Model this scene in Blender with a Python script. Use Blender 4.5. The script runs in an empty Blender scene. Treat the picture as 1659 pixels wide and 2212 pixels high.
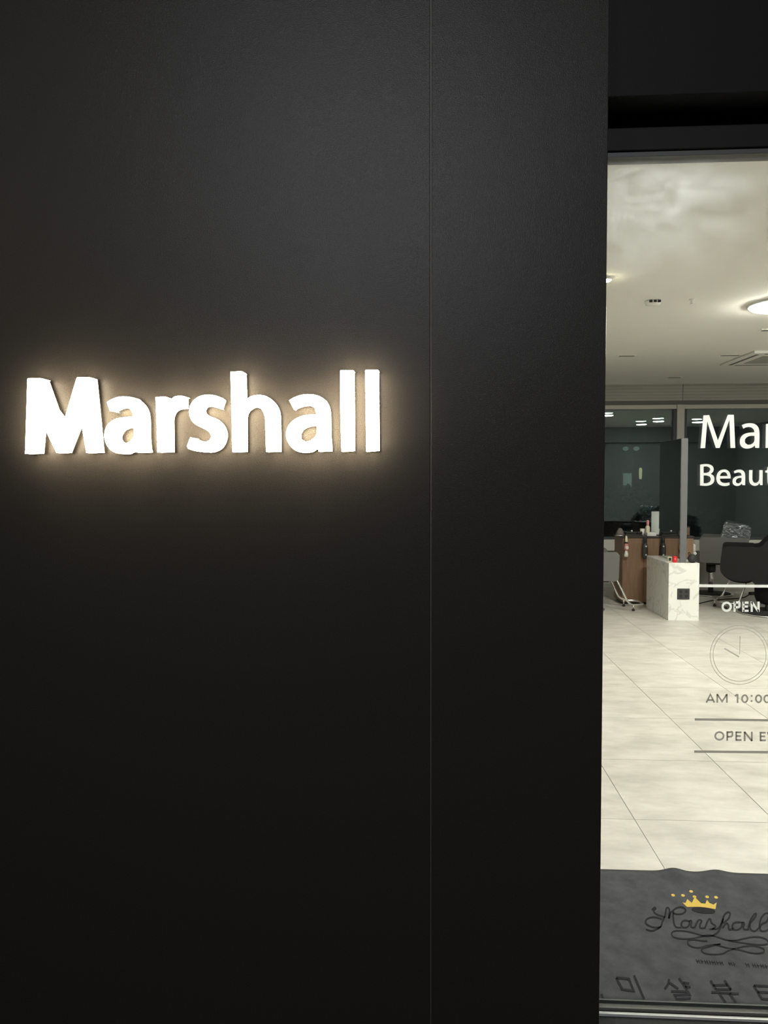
import bpy, bmesh, math, random
from mathutils import Vector, Matrix
from mathutils.geometry import tessellate_polygon

# ------------------------------------------------------------------ camera, world, lights, exposure
F, CX, CY, EYE = 1600.0, 829.5, 1106.0, 1.55
YAW, PITCH, ROLL = math.radians(3.39), math.radians(2.43), -0.0025
fw = Vector((-math.sin(YAW)*math.cos(PITCH), math.cos(YAW)*math.cos(PITCH), -math.sin(PITCH)))
r0 = Vector((math.cos(YAW), math.sin(YAW), 0)); u0 = r0.cross(fw)
rt = r0*math.cos(ROLL)+u0*math.sin(ROLL); up = u0*math.cos(ROLL)-r0*math.sin(ROLL)
CAM = Vector((0, 0, EYE))
S = bpy.context.scene
col = S.collection
cd = bpy.data.cameras.new('camera'); cam = bpy.data.objects.new('camera', cd); col.objects.link(cam)
cd.sensor_fit = 'VERTICAL'; cd.sensor_height = 36.0; cd.lens = 36.0*F/2212; cd.clip_start = 0.02
cam.matrix_world = Matrix.Translation(CAM) @ Matrix((rt, up, -fw)).transposed().to_4x4()
S.camera = cam

w = bpy.data.worlds.new('night_sky'); S.world = w; w.use_nodes = True
w.node_tree.nodes['Background'].inputs[0].default_value = (0.55, 0.6, 0.7, 1)
w.node_tree.nodes['Background'].inputs[1].default_value = 0.042

def street_or_fill_lamp(name, loc, aim, size, power, colour, spread=180.0):
    l = bpy.data.lights.new(name, 'AREA'); l.shape = 'DISK'; l.size = size; l.energy = power; l.color = colour; l.spread = math.radians(spread)
    o = bpy.data.objects.new(name, l); col.objects.link(o); o.location = loc
    o.rotation_euler = (Vector(aim)-Vector(loc)).to_track_quat('-Z', 'Y').to_euler()
street_or_fill_lamp('street_or_fill_lamp', (-0.95, -9.0, 6.3), (-0.2, 1.95, 2.75), 1.4, 22, (0.92, 0.95, 1.0), 40.0)  # street lamp behind the viewer, its sheen shows on the wall
street_or_fill_lamp('street_or_fill_lamp', (-8.0, -9.5, 5.5), (-1, 1.95, 1.6), 1.2, 100, (1.0, 0.84, 0.64))  # warm fill lamp, added to lift the base tone of the wall

S.view_settings.view_transform = 'Standard'; S.view_settings.look = 'None'
S.view_settings.gamma = 1.0; S.view_settings.use_curve_mapping = False
S.view_settings.exposure = 0.0
LAMP = 318.0           # radiance of the ceiling lamps inside the shop
SIGN = 26.0            # radiance of the sign letters

# ------------------------------------------------------------------ helpers
def ray(x, y): return fw + rt*((x-CX)/F) - up*((y-CY)/F)
def on_y(x, y, Y): d = ray(x, y); return CAM + d*(Y/d.y)
def on_z(x, y, z): d = ray(x, y); return CAM + d*((z-EYE)/d.z)
def project(p):
    d = Vector(p)-CAM; z = d.dot(fw); return CX+F*d.dot(rt)/z, CY-F*d.dot(up)/z

def link(name, me, mat, parent=None, smooth=False):
    o = bpy.data.objects.new(name, me); col.objects.link(o)
    if mat is not None: me.materials.append(mat)
    if parent is not None: o.parent = parent
    if smooth:
        for p in me.polygons: p.use_smooth = True
    return o
def tag(o, label=None, cat=None, group=None, kind=None):
    for k, v in (('label', label), ('category', cat), ('group', group), ('kind', kind)):
        if v: o[k] = v
    return o
def empty(name, loc=(0, 0, 0), rz=0.0, label=None, cat=None, group=None, kind=None):
    o = bpy.data.objects.new(name, None); col.objects.link(o); o.empty_display_size = 0.1
    o.location = loc; o.rotation_euler = (0, 0, rz)
    return tag(o, label, cat, group, kind)
def bevel(o, wd, seg=2):
    m = o.modifiers.new('bevel', 'BEVEL'); m.width = wd; m.segments = seg; m.limit_method = 'ANGLE'; m.angle_limit = 0.6
    return o

def tessellate(loops):
    """triangles of an outline with holes; a tiny shift of the points is tried when a run comes out incomplete"""
    area = lambda a, b, c: 0.5*abs((b[0]-a[0])*(c[1]-a[1])-(b[1]-a[1])*(c[0]-a[0]))
    want = sum(abs(0.5*sum(l[i-1][0]*l[i][1]-l[i][0]*l[i-1][1] for i in range(len(l))))*(1 if k == 0 else -1) for k, l in enumerate(loops))
    ext = max(max(abs(p[0]), abs(p[1])) for l in loops for p in l); rng = random.Random(1); best = None
    for trial in range(12):
        e = 0 if trial == 0 else ext*2e-5*trial
        L = [[Vector((p[0]+rng.uniform(-e, e), p[1]+rng.uniform(-e, e), 0)) for p in l] for l in loops]
        flat = [p for l in loops for p in l]; tri = tessellate_polygon(L)
        got = sum(area(*(flat[i] for i in t)) for t in tri)
        if best is None or abs(got-want) < best[0]: best = (abs(got-want), tri)
        if abs(got-want) < 0.004*want: return tri
    return best[1]
class MB:
    def __init__(s): s.v = []; s.f = []
    def add(s, vs, fs):
        n = len(s.v); s.v += [tuple(p) for p in vs]; s.f += [tuple(i+n for i in q) for q in fs]; return s
    def box(s, x0, x1, y0, y1, z0, z1):
        return s.add([(x, y, z) for z in (z0, z1) for y in (y0, y1) for x in (x0, x1)],
                     [(0, 2, 3, 1), (4, 5, 7, 6), (0, 1, 5, 4), (2, 6, 7, 3), (0, 4, 6, 2), (1, 3, 7, 5)])
    def lathe(s, prof, c=(0, 0, 0), n=24, axis='Z'):
        vs = []; fs = []
        for r, z in prof:
            for k in range(n):
                a = 2*math.pi*k/n; p = (r*math.cos(a), r*math.sin(a), z)
                if axis == 'X': p = (p[2], p[0], p[1])
                if axis == 'Y': p = (p[0], p[2], p[1])
                vs.append((p[0]+c[0], p[1]+c[1], p[2]+c[2]))
        for i in range(len(prof)-1):
            for k in range(n):
                q = (i*n+k, i*n+(k+1) % n, (i+1)*n+(k+1) % n, (i+1)*n+k)
                fs.append(q if axis != 'Y' else q[::-1])
        e0 = tuple(range(n))[::-1]; e1 = tuple(range((len(prof)-1)*n, len(prof)*n))
        fs += [e0, e1] if axis != 'Y' else [e0[::-1], e1[::-1]]
        return s.add(vs, fs)
    def cyl(s, x, y, z0, z1, r, n=24): return s.lathe([(r, z0), (r, z1)], (x, y, 0), n)
    def tube(s, pts, r, n=10, smooth=3):
        P = [Vector(p) for p in pts]
        if smooth and len(P) > 2:
            Q = [P[0]]
            for i in range(1, len(P)-1):
                a, b, c = P[i-1], P[i], P[i+1]
                d = min((b-a).length, (c-b).length)*0.45
                p0 = b+(a-b).normalized()*d; p2 = b+(c-b).normalized()*d
                for k in range(smooth+2):
                    t = k/(smooth+1); Q.append(p0*(1-t)**2+b*2*t*(1-t)+p2*t*t)
            P = Q+[P[-1]]
        vs = []; ref = None
        for i, p in enumerate(P):
            t = (P[min(i+1, len(P)-1)]-P[max(i-1, 0)]).normalized()
            if ref is None: ref = t.orthogonal().normalized()
            ref = (ref-t*ref.dot(t)).normalized(); b = t.cross(ref)
            for k in range(n):
                a = 2*math.pi*k/n; vs.append(p+(ref*math.cos(a)+b*math.sin(a))*r)
        fs = [(i*n+k, i*n+(k+1) % n, (i+1)*n+(k+1) % n, (i+1)*n+k) for i in range(len(P)-1) for k in range(n)]
        fs += [tuple(range(n))[::-1], tuple(range((len(P)-1)*n, len(P)*n))]
        return s.add(vs, fs)
    def prism(s, loops, back, front, closed=True):
        """loops: outer + holes of 2-D points; back/front: functions from a 2-D point to 3-D"""
        flat = [p for l in loops for p in l]; n = len(flat)
        tri = tessellate(loops)
        vs = [back(p) for p in flat]+[front(p) for p in flat]
        fs = []
        for t in tri:
            a, b, c = (Vector(flat[i]) for i in t)
            t = t if (b-a).cross(c-a) > 0 else (t[0], t[2], t[1])
            fs += [(t[0]+n, t[1]+n, t[2]+n)]+([(t[0], t[2], t[1])] if closed else [])
        k0 = 0
        for l in loops:
            m = len(l)
            for i in range(m):
                j = (i+1) % m; fs.append((k0+i, k0+j, n+k0+j, n+k0+i))
            k0 += m
        return s.add(vs, fs)
    def build(s, name, mat, parent=None, smooth=False, fix=False):
        me = bpy.data.meshes.new(name); me.from_pydata(s.v, [], s.f); me.update()
        if fix:
            b = bmesh.new(); b.from_mesh(me); bmesh.ops.recalc_face_normals(b, faces=b.faces); b.to_mesh(me); b.free()
        return link(name, me, mat, parent, smooth)
def box(name, mat, parent, x0, x1, y0, y1, z0, z1, bev=0.0):
    o = MB().box(x0, x1, y0, y1, z0, z1).build(name, mat, parent)
    return bevel(o, bev) if bev else o

def curve2d(pts, closed=True, corner=42.0, sub=4):
    """smooth a traced outline; vertices that turn sharply stay corners"""
    P = [Vector(p) for p in pts]; n = len(P); tan = []
    for i in range(n):
        if not closed and i in (0, n-1): tan.append(None); continue
        a, b, c = P[i-1], P[i], P[(i+1) % n]
        d1, d2 = (b-a), (c-b)
        if d1.length < 1e-9 or d2.length < 1e-9: tan.append(None); continue
        ang = math.degrees(d1.angle(d2))
        tan.append(None if ang > corner else (c-a).normalized()*min(d1.length, d2.length)*1.4)
    out = []
    for i in range(n if closed else n-1):
        a, b = P[i], P[(i+1) % n]; L = (b-a).length; d = (b-a)/max(L, 1e-9)
        ta, tb = tan[i], tan[(i+1) % n]
        out.append(a.copy())
        if ta is None and tb is None: continue
        ta = ta if ta is not None else d*L; tb = tb if tb is not None else d*L
        if ta.length > L: ta = ta.normalized()*L
        if tb.length > L: tb = tb.normalized()*L
        for k in range(1, sub):
            t = k/sub; t2 = t*t; t3 = t2*t
            out.append(a*(2*t3-3*t2+1)+ta*(t3-2*t2+t)+b*(-2*t3+3*t2)+tb*(t3-t2))
    if not closed: out.append(P[-1].copy())
    return out
def orient(l, ccw=True):
    a = sum(l[i-1][0]*l[i][1]-l[i][0]*l[i-1][1] for i in range(len(l)))
    return l if (a > 0) == ccw else l[::-1]
def ribbon(mb, pts, wd, put, closed=False, smooth=True):
    """a flat stroke of constant width in 2-D, placed by put(x, y)"""
    P = curve2d(pts, closed, 200 if smooth else -1) if smooth else [Vector(p) for p in pts]
    n = len(P); vs = []
    for i, p in enumerate(P):
        a = P[i-1] if (closed or i > 0) else None; c = P[(i+1) % n] if (closed or i < n-1) else None
        d1 = (p-a).normalized() if a is not None else (c-p).normalized()
        d2 = (c-p).normalized() if c is not None else d1
        t = d1+d2; t = t.normalized() if t.length > 1e-6 else d1
        nn = Vector((-t.y, t.x)); k = 1/max(0.55, abs(nn.dot(Vector((-d1.y, d1.x)))))
        vs += [put(*(p+nn*wd*0.5*k)), put(*(p-nn*wd*0.5*k))]
    fs = [(2*i, 2*i+1, (2*i+3) % (2*n), (2*i+2) % (2*n)) for i in range(n if closed else n-1)]
    mb.add(vs, fs)

# ------------------------------------------------------------------ materials
def material(name, colour, rough=0.5, metal=0.0, spec=0.5, var=0.0, scale=8.0, stretch=(1, 1, 1), bump=0.0, bscale=200.0,
             colour2=None, emit=None, rand=False, coat=0.0, trans=0.0):
    m = bpy.data.materials.new(name); m.use_nodes = True; nt = m.node_tree; N = nt.nodes; L = nt.links
    p = N['Principled BSDF']
    p.inputs['Base Color'].default_value = (*colour, 1); p.inputs['Roughness'].default_value = rough
    p.inputs['Metallic'].default_value = metal; p.inputs['Specular IOR Level'].default_value = spec
    p.inputs['Coat Weight'].default_value = coat; p.inputs['Transmission Weight'].default_value = trans
    if emit:
        p.inputs['Emission Color'].default_value = (*emit[0], 1); p.inputs['Emission Strength'].default_value = emit[1]
    if var or bump:
        tc = N.new('ShaderNodeTexCoord'); mp = N.new('ShaderNodeMapping'); mp.inputs['Scale'].default_value = stretch
        L.new(tc.outputs['Object'], mp.inputs['Vector'])
        if rand:
            oi = N.new('ShaderNodeObjectInfo'); cx = N.new('ShaderNodeCombineXYZ')
            mu = N.new('ShaderNodeMath'); mu.operation = 'MULTIPLY'; mu.inputs[1].default_value = 37.0
            L.new(oi.outputs['Random'], mu.inputs[0])
            for i in range(3): L.new(mu.outputs[0], cx.inputs[i])
            L.new(cx.outputs[0], mp.inputs['Location'])
    if var:
        n = N.new('ShaderNodeTexNoise'); n.inputs['Scale'].default_value = scale; n.inputs['Detail'].default_value = 7
        n.inputs['Roughness'].default_value = 0.62
        L.new(mp.outputs[0], n.inputs['Vector'])
        r = N.new('ShaderNodeValToRGB'); L.new(n.outputs['Fac'], r.inputs[0])
        c2 = colour2 or tuple(c*(1-var) for c in colour)
        r.color_ramp.elements[0].position = 0.32; r.color_ramp.elements[0].color = (*c2, 1)
        r.color_ramp.elements[1].position = 0.68; r.color_ramp.elements[1].color = (*colour, 1)
        L.new(r.outputs[0], p.inputs['Base Color'])
    if bump:
        n2 = N.new('ShaderNodeTexNoise'); n2.inputs['Scale'].default_value = bscale; n2.inputs['Detail'].default_value = 3
        L.new(tc.outputs['Object'], n2.inputs['Vector'])
        b = N.new('ShaderNodeBump'); b.inputs['Strength'].default_value = bump; b.inputs['Distance'].default_value = 0.002
        L.new(n2.outputs['Fac'], b.inputs['Height']); L.new(b.outputs[0], p.inputs['Normal'])
    return m
def glass_material(name, tint=(0.95, 0.97, 0.96), ior=1.5, smear=0.0, gain=1.0, shine=(1, 1, 1), wrinkle=0.0):
    m = bpy.data.materials.new(name); m.use_nodes = True; nt = m.node_tree; N = nt.nodes; L = nt.links
    N.remove(N['Principled BSDF']); out = N['Material Output']
    tr = N.new('ShaderNodeBsdfTransparent'); tr.inputs[0].default_value = (*tint, 1)
    gl = N.new('ShaderNodeBsdfGlossy'); gl.inputs['Roughness'].default_value = 0.0
    gl.inputs[0].default_value = (*shine, 1)
    # thin sheet: the same index on the way in and on the way out
    ge = N.new('ShaderNodeNewGeometry'); ex = N.new('ShaderNodeMath'); ex.operation = 'MULTIPLY_ADD'
    ex.inputs[1].default_value = -2.0; ex.inputs[2].default_value = 1.0; L.new(ge.outputs['Backfacing'], ex.inputs[0])
    pw = N.new('ShaderNodeMath'); pw.operation = 'POWER'; pw.inputs[0].default_value = ior; L.new(ex.outputs[0], pw.inputs[1])
    fr = N.new('ShaderNodeFresnel'); L.new(pw.outputs[0], fr.inputs[0])
    if wrinkle:
        tw = N.new('ShaderNodeTexCoord'); nw = N.new('ShaderNodeTexNoise'); nw.inputs['Scale'].default_value = 14; nw.inputs['Distortion'].default_value = 1.5
        L.new(tw.outputs['Object'], nw.inputs['Vector']); bw = N.new('ShaderNodeBump'); bw.inputs['Strength'].default_value = wrinkle; bw.inputs['Distance'].default_value = 0.042
        L.new(nw.outputs['Fac'], bw.inputs['Height']); L.new(bw.outputs[0], gl.inputs['Normal']); L.new(bw.outputs[0], fr.inputs['Normal']); gl.inputs['Roughness'].default_value = 0.08
    mu = N.new('ShaderNodeMath'); mu.operation = 'MULTIPLY'; mu.inputs[1].default_value = gain; L.new(fr.outputs[0], mu.inputs[0])
    mx = N.new('ShaderNodeMixShader'); L.new(mu.outputs[0], mx.inputs[0]); L.new(tr.outputs[0], mx.inputs[1]); L.new(gl.outputs[0], mx.inputs[2])
    if smear:            # wiped-on dirt film, thickest in the upper corner of the pane
        tc = N.new('ShaderNodeTexCoord'); mp = N.new('ShaderNodeMapping'); L.new(tc.outputs['Object'], mp.inputs['Vector'])
        mp.inputs['Scale'].default_value = (9, 5, 16)
        n = N.new('ShaderNodeTexNoise'); n.inputs['Scale'].default_value = 1.0; n.inputs['Detail'].default_value = 6; n.inputs['Distortion'].default_value = 0.6
        L.new(mp.outputs[0], n.inputs['Vector'])
        g = N.new('ShaderNodeVectorMath'); g.operation = 'DISTANCE'; g.inputs[1].default_value = (0.62, 2.13, 2.42)
        m2 = N.new('ShaderNodeMapping'); m2.inputs['Scale'].default_value = (1, 1, 1); L.new(tc.outputs['Object'], m2.inputs['Vector'])
        L.new(m2.outputs[0], g.inputs[0])
        r = N.new('ShaderNodeMapRange'); r.inputs['From Min'].default_value = 0.04; r.inputs['From Max'].default_value = 0.36
        r.inputs['To Min'].default_value = 1.0; r.inputs['To Max'].default_value = 0.0; L.new(g.outputs['Value'], r.inputs['Value'])
        r2 = N.new('ShaderNodeMapRange'); r2.inputs['From Min'].default_value = 0.22; r2.inputs['From Max'].default_value = 0.85; L.new(n.outputs['Fac'], r2.inputs['Value'])
        k = N.new('ShaderNodeMath'); k.operation = 'MULTIPLY'; L.new(r.outputs[0], k.inputs[0]); L.new(r2.outputs[0], k.inputs[1])
        k2 = N.new('ShaderNodeMath'); k2.operation = 'MULTIPLY'; k2.inputs[1].default_value = smear; L.new(k.outputs[0], k2.inputs[0])
        df = N.new('ShaderNodeBsdfTranslucent'); df.inputs[0].default_value = (0.86, 0.93, 1.0, 1)
        mm = N.new('ShaderNodeMixShader'); L.new(k2.outputs[0], mm.inputs[0]); L.new(mx.outputs[0], mm.inputs[1]); L.new(df.outputs[0], mm.inputs[2]); mx = mm
    L.new(mx.outputs[0], out.inputs[0]); return m
def film_material(name, colour, through=0.5):
    m = bpy.data.materials.new(name); m.use_nodes = True; nt = m.node_tree; N = nt.nodes; L = nt.links
    N.remove(N['Principled BSDF']); out = N['Material Output']
    a = N.new('ShaderNodeBsdfDiffuse'); b = N.new('ShaderNodeBsdfTranslucent')
    a.inputs[0].default_value = b.inputs[0].default_value = (*colour, 1)
    mx = N.new('ShaderNodeMixShader'); mx.inputs[0].default_value = through
    L.new(a.outputs[0], mx.inputs[1]); L.new(b.outputs[0], mx.inputs[2]); L.new(mx.outputs[0], out.inputs[0]); return m
def marble_material(name):
    m = material(name, (0.80, 0.80, 0.76), 0.25); nt = m.node_tree; N = nt.nodes; L = nt.links; p = N['Principled BSDF']
    tc = N.new('ShaderNodeTexCoord'); n = N.new('ShaderNodeTexNoise'); n.inputs['Scale'].default_value = 3.2; n.inputs['Detail'].default_value = 5
    n.inputs['Distortion'].default_value = 1.4
    L.new(tc.outputs['Object'], n.inputs['Vector'])
    s = N.new('ShaderNodeMath'); s.operation = 'SUBTRACT'; s.inputs[1].default_value = 0.5; L.new(n.outputs['Fac'], s.inputs[0])
    a = N.new('ShaderNodeMath'); a.operation = 'ABSOLUTE'; L.new(s.outputs[0], a.inputs[0])
    r = N.new('ShaderNodeValToRGB'); L.new(a.outputs[0], r.inputs[0])
    r.color_ramp.elements[0].position = 0.0; r.color_ramp.elements[0].color = (0.62, 0.62, 0.59, 1)
    r.color_ramp.elements[1].position = 0.028; r.color_ramp.elements[1].color = (0.80, 0.80, 0.76, 1)
    L.new(r.outputs[0], p.inputs['Base Color']); return m

M = dict(
    wall=material('charcoal_panel', (0.040, 0.037, 0.033), 0.30, spec=0.16, bump=0.3, bscale=420, var=0.38, scale=300),
    fascia=material('dark_fascia', (0.016, 0.015, 0.015), 0.55, spec=0.12, bump=0.3, bscale=420),
    seam=material('seam_metal', (0.13, 0.12, 0.11), 0.5, 0.2),
    frame=material('dark_bronze_frame', (0.012, 0.010, 0.009), 0.65, spec=0.3),
    black=material('black_recess', (0.012, 0.011, 0.011), 0.7),
    alu=material('aluminium', (0.78, 0.79, 0.77), 0.28, 0.9),
    sill=material('pale_threshold', (0.86, 0.87, 0.84), 0.3),
    rail=material('grey_rail', (0.10, 0.10, 0.095), 0.55),
    pavement=material('pavement', (0.018, 0.019, 0.020), 0.8, var=0.4, scale=60, bump=0.4, bscale=300),
    face=material('lit_acrylic_face', (0.9, 0.9, 0.88), 0.4, emit=((1.0, 0.90, 0.74), SIGN)),
    side=material('lit_acrylic_side', (0.9, 0.88, 0.8), 0.4, emit=((1.0, 0.81, 0.56), SIGN)),
    glass=glass_material('door_glass', smear=0.22),
    winglass=glass_material('window_glass', (0.72, 0.78, 0.77), 1.5, gain=2.0, shine=(0.88, 0.98, 1.0)),
    white_film=film_material('white_vinyl', (0.95, 0.97, 0.95), 0.70),
    dimmed_film=film_material('dimmed_white_vinyl', (0.37, 0.36, 0.33), 0.7),  # white film under dimmer light, the dimness put into the colour as grey
    half_dimmed_film=film_material('half_dimmed_vinyl', (0.52, 0.51, 0.47), 0.72),  # clock film between both tones, its fading light put into the colour
    tile=material('stone_tile', (0.65, 0.625, 0.57), 0.42, var=0.2, scale=3.5, stretch=(1.0, 1.9, 1), rand=True, colour2=(0.44, 0.42, 0.37), bump=0.05, bscale=40),
    grout=material('grout', (0.33, 0.31, 0.27), 0.9),
    mat=material('mat_pile', (0.098, 0.101, 0.108), 0.95, spec=0.1, var=0.4, scale=14, bump=0.9, bscale=700),
    mat_edge=material('mat_rubber_edge', (0.05, 0.05, 0.05), 0.8),
    ink=material('black_print', (0.022, 0.022, 0.026), 0.95, spec=0.1),
    gold=material('gold_print', (0.62, 0.44, 0.10), 0.9, spec=0.1),
    ceil=material('ceiling_paint', (0.78, 0.765, 0.715), 0.9, spec=0.2),
    lining=material('dark_wall_lining', (0.17, 0.172, 0.168), 0.9),
    plaster=material('grey_plaster', (0.40, 0.40, 0.37), 0.9),
    valance=material('grey_valance', (0.40, 0.39, 0.35), 0.8, var=0.15, scale=4, stretch=(0.3, 1, 30)),
    groove=material('groove_shadow_gap', (0.14, 0.14, 0.125), 0.9),
    winframe=material('window_frame', (0.50, 0.48, 0.43), 0.6),
    darkframe=material('window_gasket', (0.05, 0.055, 0.055), 0.6),
    ledge=material('pale_window_ledge', (0.66, 0.65, 0.60), 0.5),
    marble=marble_material('white_marble'),
    wood=material('walnut_veneer', (0.27, 0.165, 0.10), 0.45, var=0.3, scale=5, stretch=(9, 9, 0.7), colour2=(0.19, 0.11, 0.065)),
    woodtop=material('dark_cabinet_top', (0.03, 0.024, 0.022), 0.4),
    mirror=material('mirror_silver', (0.80, 0.83, 0.80), 0.02, 1.0),
    mframe=material('grey_mirror_edge', (0.13, 0.13, 0.14), 0.5, 0.2),
    leather=material('black_leather', (0.013, 0.012, 0.0125), 0.75, spec=0.15, bump=0.3, bscale=120),
    grey_leather=material('grey_leather', (0.12, 0.118, 0.112), 0.6, bump=0.3, bscale=120),
    chrome=material('chrome', (0.93, 0.93, 0.91), 0.26, 1.0),
    rubber=material('black_rubber', (0.02, 0.02, 0.02), 0.7),
    plastic=glass_material('clear_plastic_cover', (0.80, 0.84, 0.90), 1.5, gain=7.0, shine=(0.85, 0.93, 1.0), wrinkle=1.0),
    white=material('white_plastic', (0.80, 0.79, 0.75), 0.35),
    cream=material('cream_plastic', (0.78, 0.72, 0.55), 0.4),
    pink=material('pink_plastic', (0.72, 0.28, 0.27), 0.35),
    red=material('red_plastic', (0.62, 0.02, 0.03), 0.35),
    darkgrey=material('dark_grey_plastic', (0.035, 0.035, 0.035), 0.5),
    greycloth=material('grey_cloth', (0.16, 0.145, 0.14), 0.9),
    acrylic=material('frosted_acrylic', (0.55, 0.60, 0.58), 0.4),
    lampglow=material('lamp_diffuser', (0.9, 0.9, 0.85), 0.5, emit=((1.0, 0.96, 0.88), LAMP)),
    wideglow=material('wide_lamp_diffuser', (0.9, 0.9, 0.85), 0.5, emit=((1.0, 0.95, 0.85), LAMP*0.56)),
    warmglow=material('warm_lamp_diffuser', (0.9, 0.9, 0.8), 0.5, emit=((1.0, 0.86, 0.55), LAMP*0.5)),
    bark=material('bark', (0.07, 0.05, 0.035), 0.9),
    leaf=material('dark_leaf', (0.035, 0.13, 0.04), 0.6, var=0.5, scale=3),
    soil=material('night_ground', (0.03, 0.032, 0.03), 0.9),
    farwall=material('night_building', (0.035, 0.038, 0.042), 0.9),
    reflectglow=material('poster_reflection', (0.4, 0.45, 0.42), 0.6, emit=((0.62, 0.72, 0.64), 0.42)),  # glow standing in for reflections in the back window glass
    lantern=material('lantern_glow', (0.8, 0.6, 0.3), 0.6, emit=((1.0, 0.72, 0.42), 1.3)),
)

# ------------------------------------------------------------------ shop front: black wall, door
YW, YG, XE, ZC, YB = 1.95, 2.128, 0.457, 2.954, 11.20
wf = empty('wall_front', kind='structure')
XS = 0.008
bevel(MB().box(-3.6, XS-0.0012, YW, 2.20, -0.02, 4.2).build('wall_panel', M['wall'], wf), 0.002)
bevel(MB().box(XS+0.0012, XE, YW, 2.20, -0.02, 4.2).build('wall_panel', M['wall'], wf), 0.002)
box('joint_strip', M['seam'], wf, XS-0.0012, XS+0.0012, YW+0.0008, 2.19, -0.02, 4.2)
fa = empty('trim_1', kind='structure')
box('fascia_panel', M['fascia'], fa, XE, 5.0, 2.0, 2.34, 2.545, 4.2, 0.002)
we = empty('wall_entrance', kind='structure')
box('wall_panel', M['wall'], we, 3.30, 8.2, YW, 2.20, -0.02, 2.545, 0.002)
box('wall_panel', M['wall'], we, 5.0, 8.2, YW, 2.34, 2.545, 4.2, 0.002)

box('wall_lining', M['lining'], wf, -2.2, 0.43, 2.201, 2.215, 0.0, ZC)
box('wall_lining', M['lining'], we, 3.31, 8.2, 2.201, 2.215, 0.0, 2.54)
box('wall_lining', M['lining'], fa, 0.47, 8.2, 2.341, 2.355, 2.55, ZC)
door = empty('door_1', kind='structure')
box('head_recess', M['black'], door, XE, 3.30, 2.15, 2.20, 2.51, 2.545)
box('head_frame', M['frame'], door, XE, 3.30, 2.100, 2.19, 2.450, 2.511, 0.002)
box('head_stop', M['rail'], door, XE, 3.30, 2.108, 2.16, 2.4355, 2.449, 0.001)
box('jamb', M['frame'], door, XE, 0.482, 2.115, 2.19, 0.0, 2.431, 0.002)
box('jamb', M['frame'], door, 1.66, 1.72, 2.10, 2.16, 0.0, 2.431, 0.002)
box('jamb', M['frame'], door, 3.24, 3.30, 2.10, 2.16, 0.0, 2.431, 0.002)
box('threshold', M['sill'], door, XE, 3.30, 2.1175, 2.127, -0.018, 0.0045)
box('bottom_rail', M['rail'], door, 0.482, 3.24, 2.1305, 2.150, 0.003, 0.013, 0.0015)
box('bottom_seal', M['darkframe'], door, 0.482, 3.24, 2.150, 2.156, 0.003, 0.022)
box('glass_pane', M['glass'], door, 0.482, 1.66, YG+0.004, YG+0.012, 0.012, 2.44)
box('glass_pane', M['glass'], door, 1.72, 3.24, YG+0.004, YG+0.012, 0.012, 2.44)
hd = MB().tube([(1.60, 2.06, 0.75), (1.60, 2.06, 1.55)], 0.014)
for z in (0.9, 1.4): hd.tube([(1.60, 2.06, z), (1.60, YG+0.002, z)], 0.009, smooth=0)
hd.build('handle', M['alu'], door, True)

# film lettering on the outside of the door glass: traced outlines, in the plane of the pane
FY = YG+0.0008
def on_glass(p): q = on_y(p[0], p[1], FY); return (q.x, q.z)
def film(name, mat, shapes):
    mb = MB()
    for loops in shapes:
        L2 = [orient([on_glass(p) for p in curve2d(l)], i == 0) for i, l in enumerate(loops)]
        mb.prism(L2, lambda p: (p[0], FY+0.0006, p[1]), lambda p: (p[0], FY, p[1]), False)
    return mb.build(name, mat, door, fix=True)
def T(pts, s, ox, oy): return [(ox+x/s, oy+y/s) for x, y in pts]
g4 = lambda pts: T(pts, 10.434, 1500, 880)
gM = [(138, 920), (205, 180), (335, 172), (530, 745), (755, 165), (890, 165), (922, 915), (815, 915), (790, 275), (570, 915), (485, 915), (290, 312), (242, 918)]
ga = [(1070, 400), (1150, 368), (1260, 355), (1370, 380), (1440, 450), (1466, 560), (1468, 700), (1462, 915), (1375, 912), (1362, 855), (1300, 905), (1190, 930), (1100, 910), (1045, 860), (1025, 780), (1040, 690), (1100, 615), (1200, 575), (1355, 560), (1340, 500), (1290, 455), (1220, 440), (1150, 455), (1105, 480)]
gah = [(1355, 640), (1250, 645), (1180, 675), (1140, 730), (1145, 800), (1200, 842), (1270, 835), (1330, 795), (1355, 740)]
gr = [(1615, 375), (1690, 365), (1715, 440), (1760, 380), (1830, 355), (1860, 360), (1855, 450), (1790, 460), (1730, 520), (1715, 640), (1712, 912), (1605, 915)]
gB = [(130, 1290), (240, 1275), (340, 1285), (410, 1325), (435, 1385), (420, 1450), (370, 1500), (430, 1540), (452, 1610), (435, 1690), (370, 1745), (270, 1768), (130, 1762)]
gB1 = [(208, 1335), (280, 1330), (345, 1360), (360, 1400), (330, 1455), (270, 1475), (208, 1475)]
gB2 = [(208, 1535), (280, 1535), (350, 1560), (372, 1615), (350, 1675), (290, 1705), (208, 1708)]
ge = [(818, 1602), (575, 1605), (590, 1660), (640, 1695), (710, 1703), (790, 1690), (795, 1750), (720, 1772), (630, 1768), (550, 1730), (505, 1660), (497, 1580), (515, 1500), (570, 1430), (650, 1400), (720, 1405), (780, 1445), (812, 1520)]
geh = [(575, 1545), (605, 1485), (660, 1455), (710, 1470), (740, 1510), (748, 1545)]
gb = [(890, 1438), (960, 1408), (1040, 1402), (1105, 1430), (1140, 1490), (1147, 1580), (1145, 1755), (1080, 1752), (1070, 1715), (1020, 1760), (950, 1770), (890, 1745), (860, 1690), (870, 1610), (930, 1560), (1068, 1535), (1050, 1480), (1000, 1465), (945, 1475), (905, 1487)]
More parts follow.
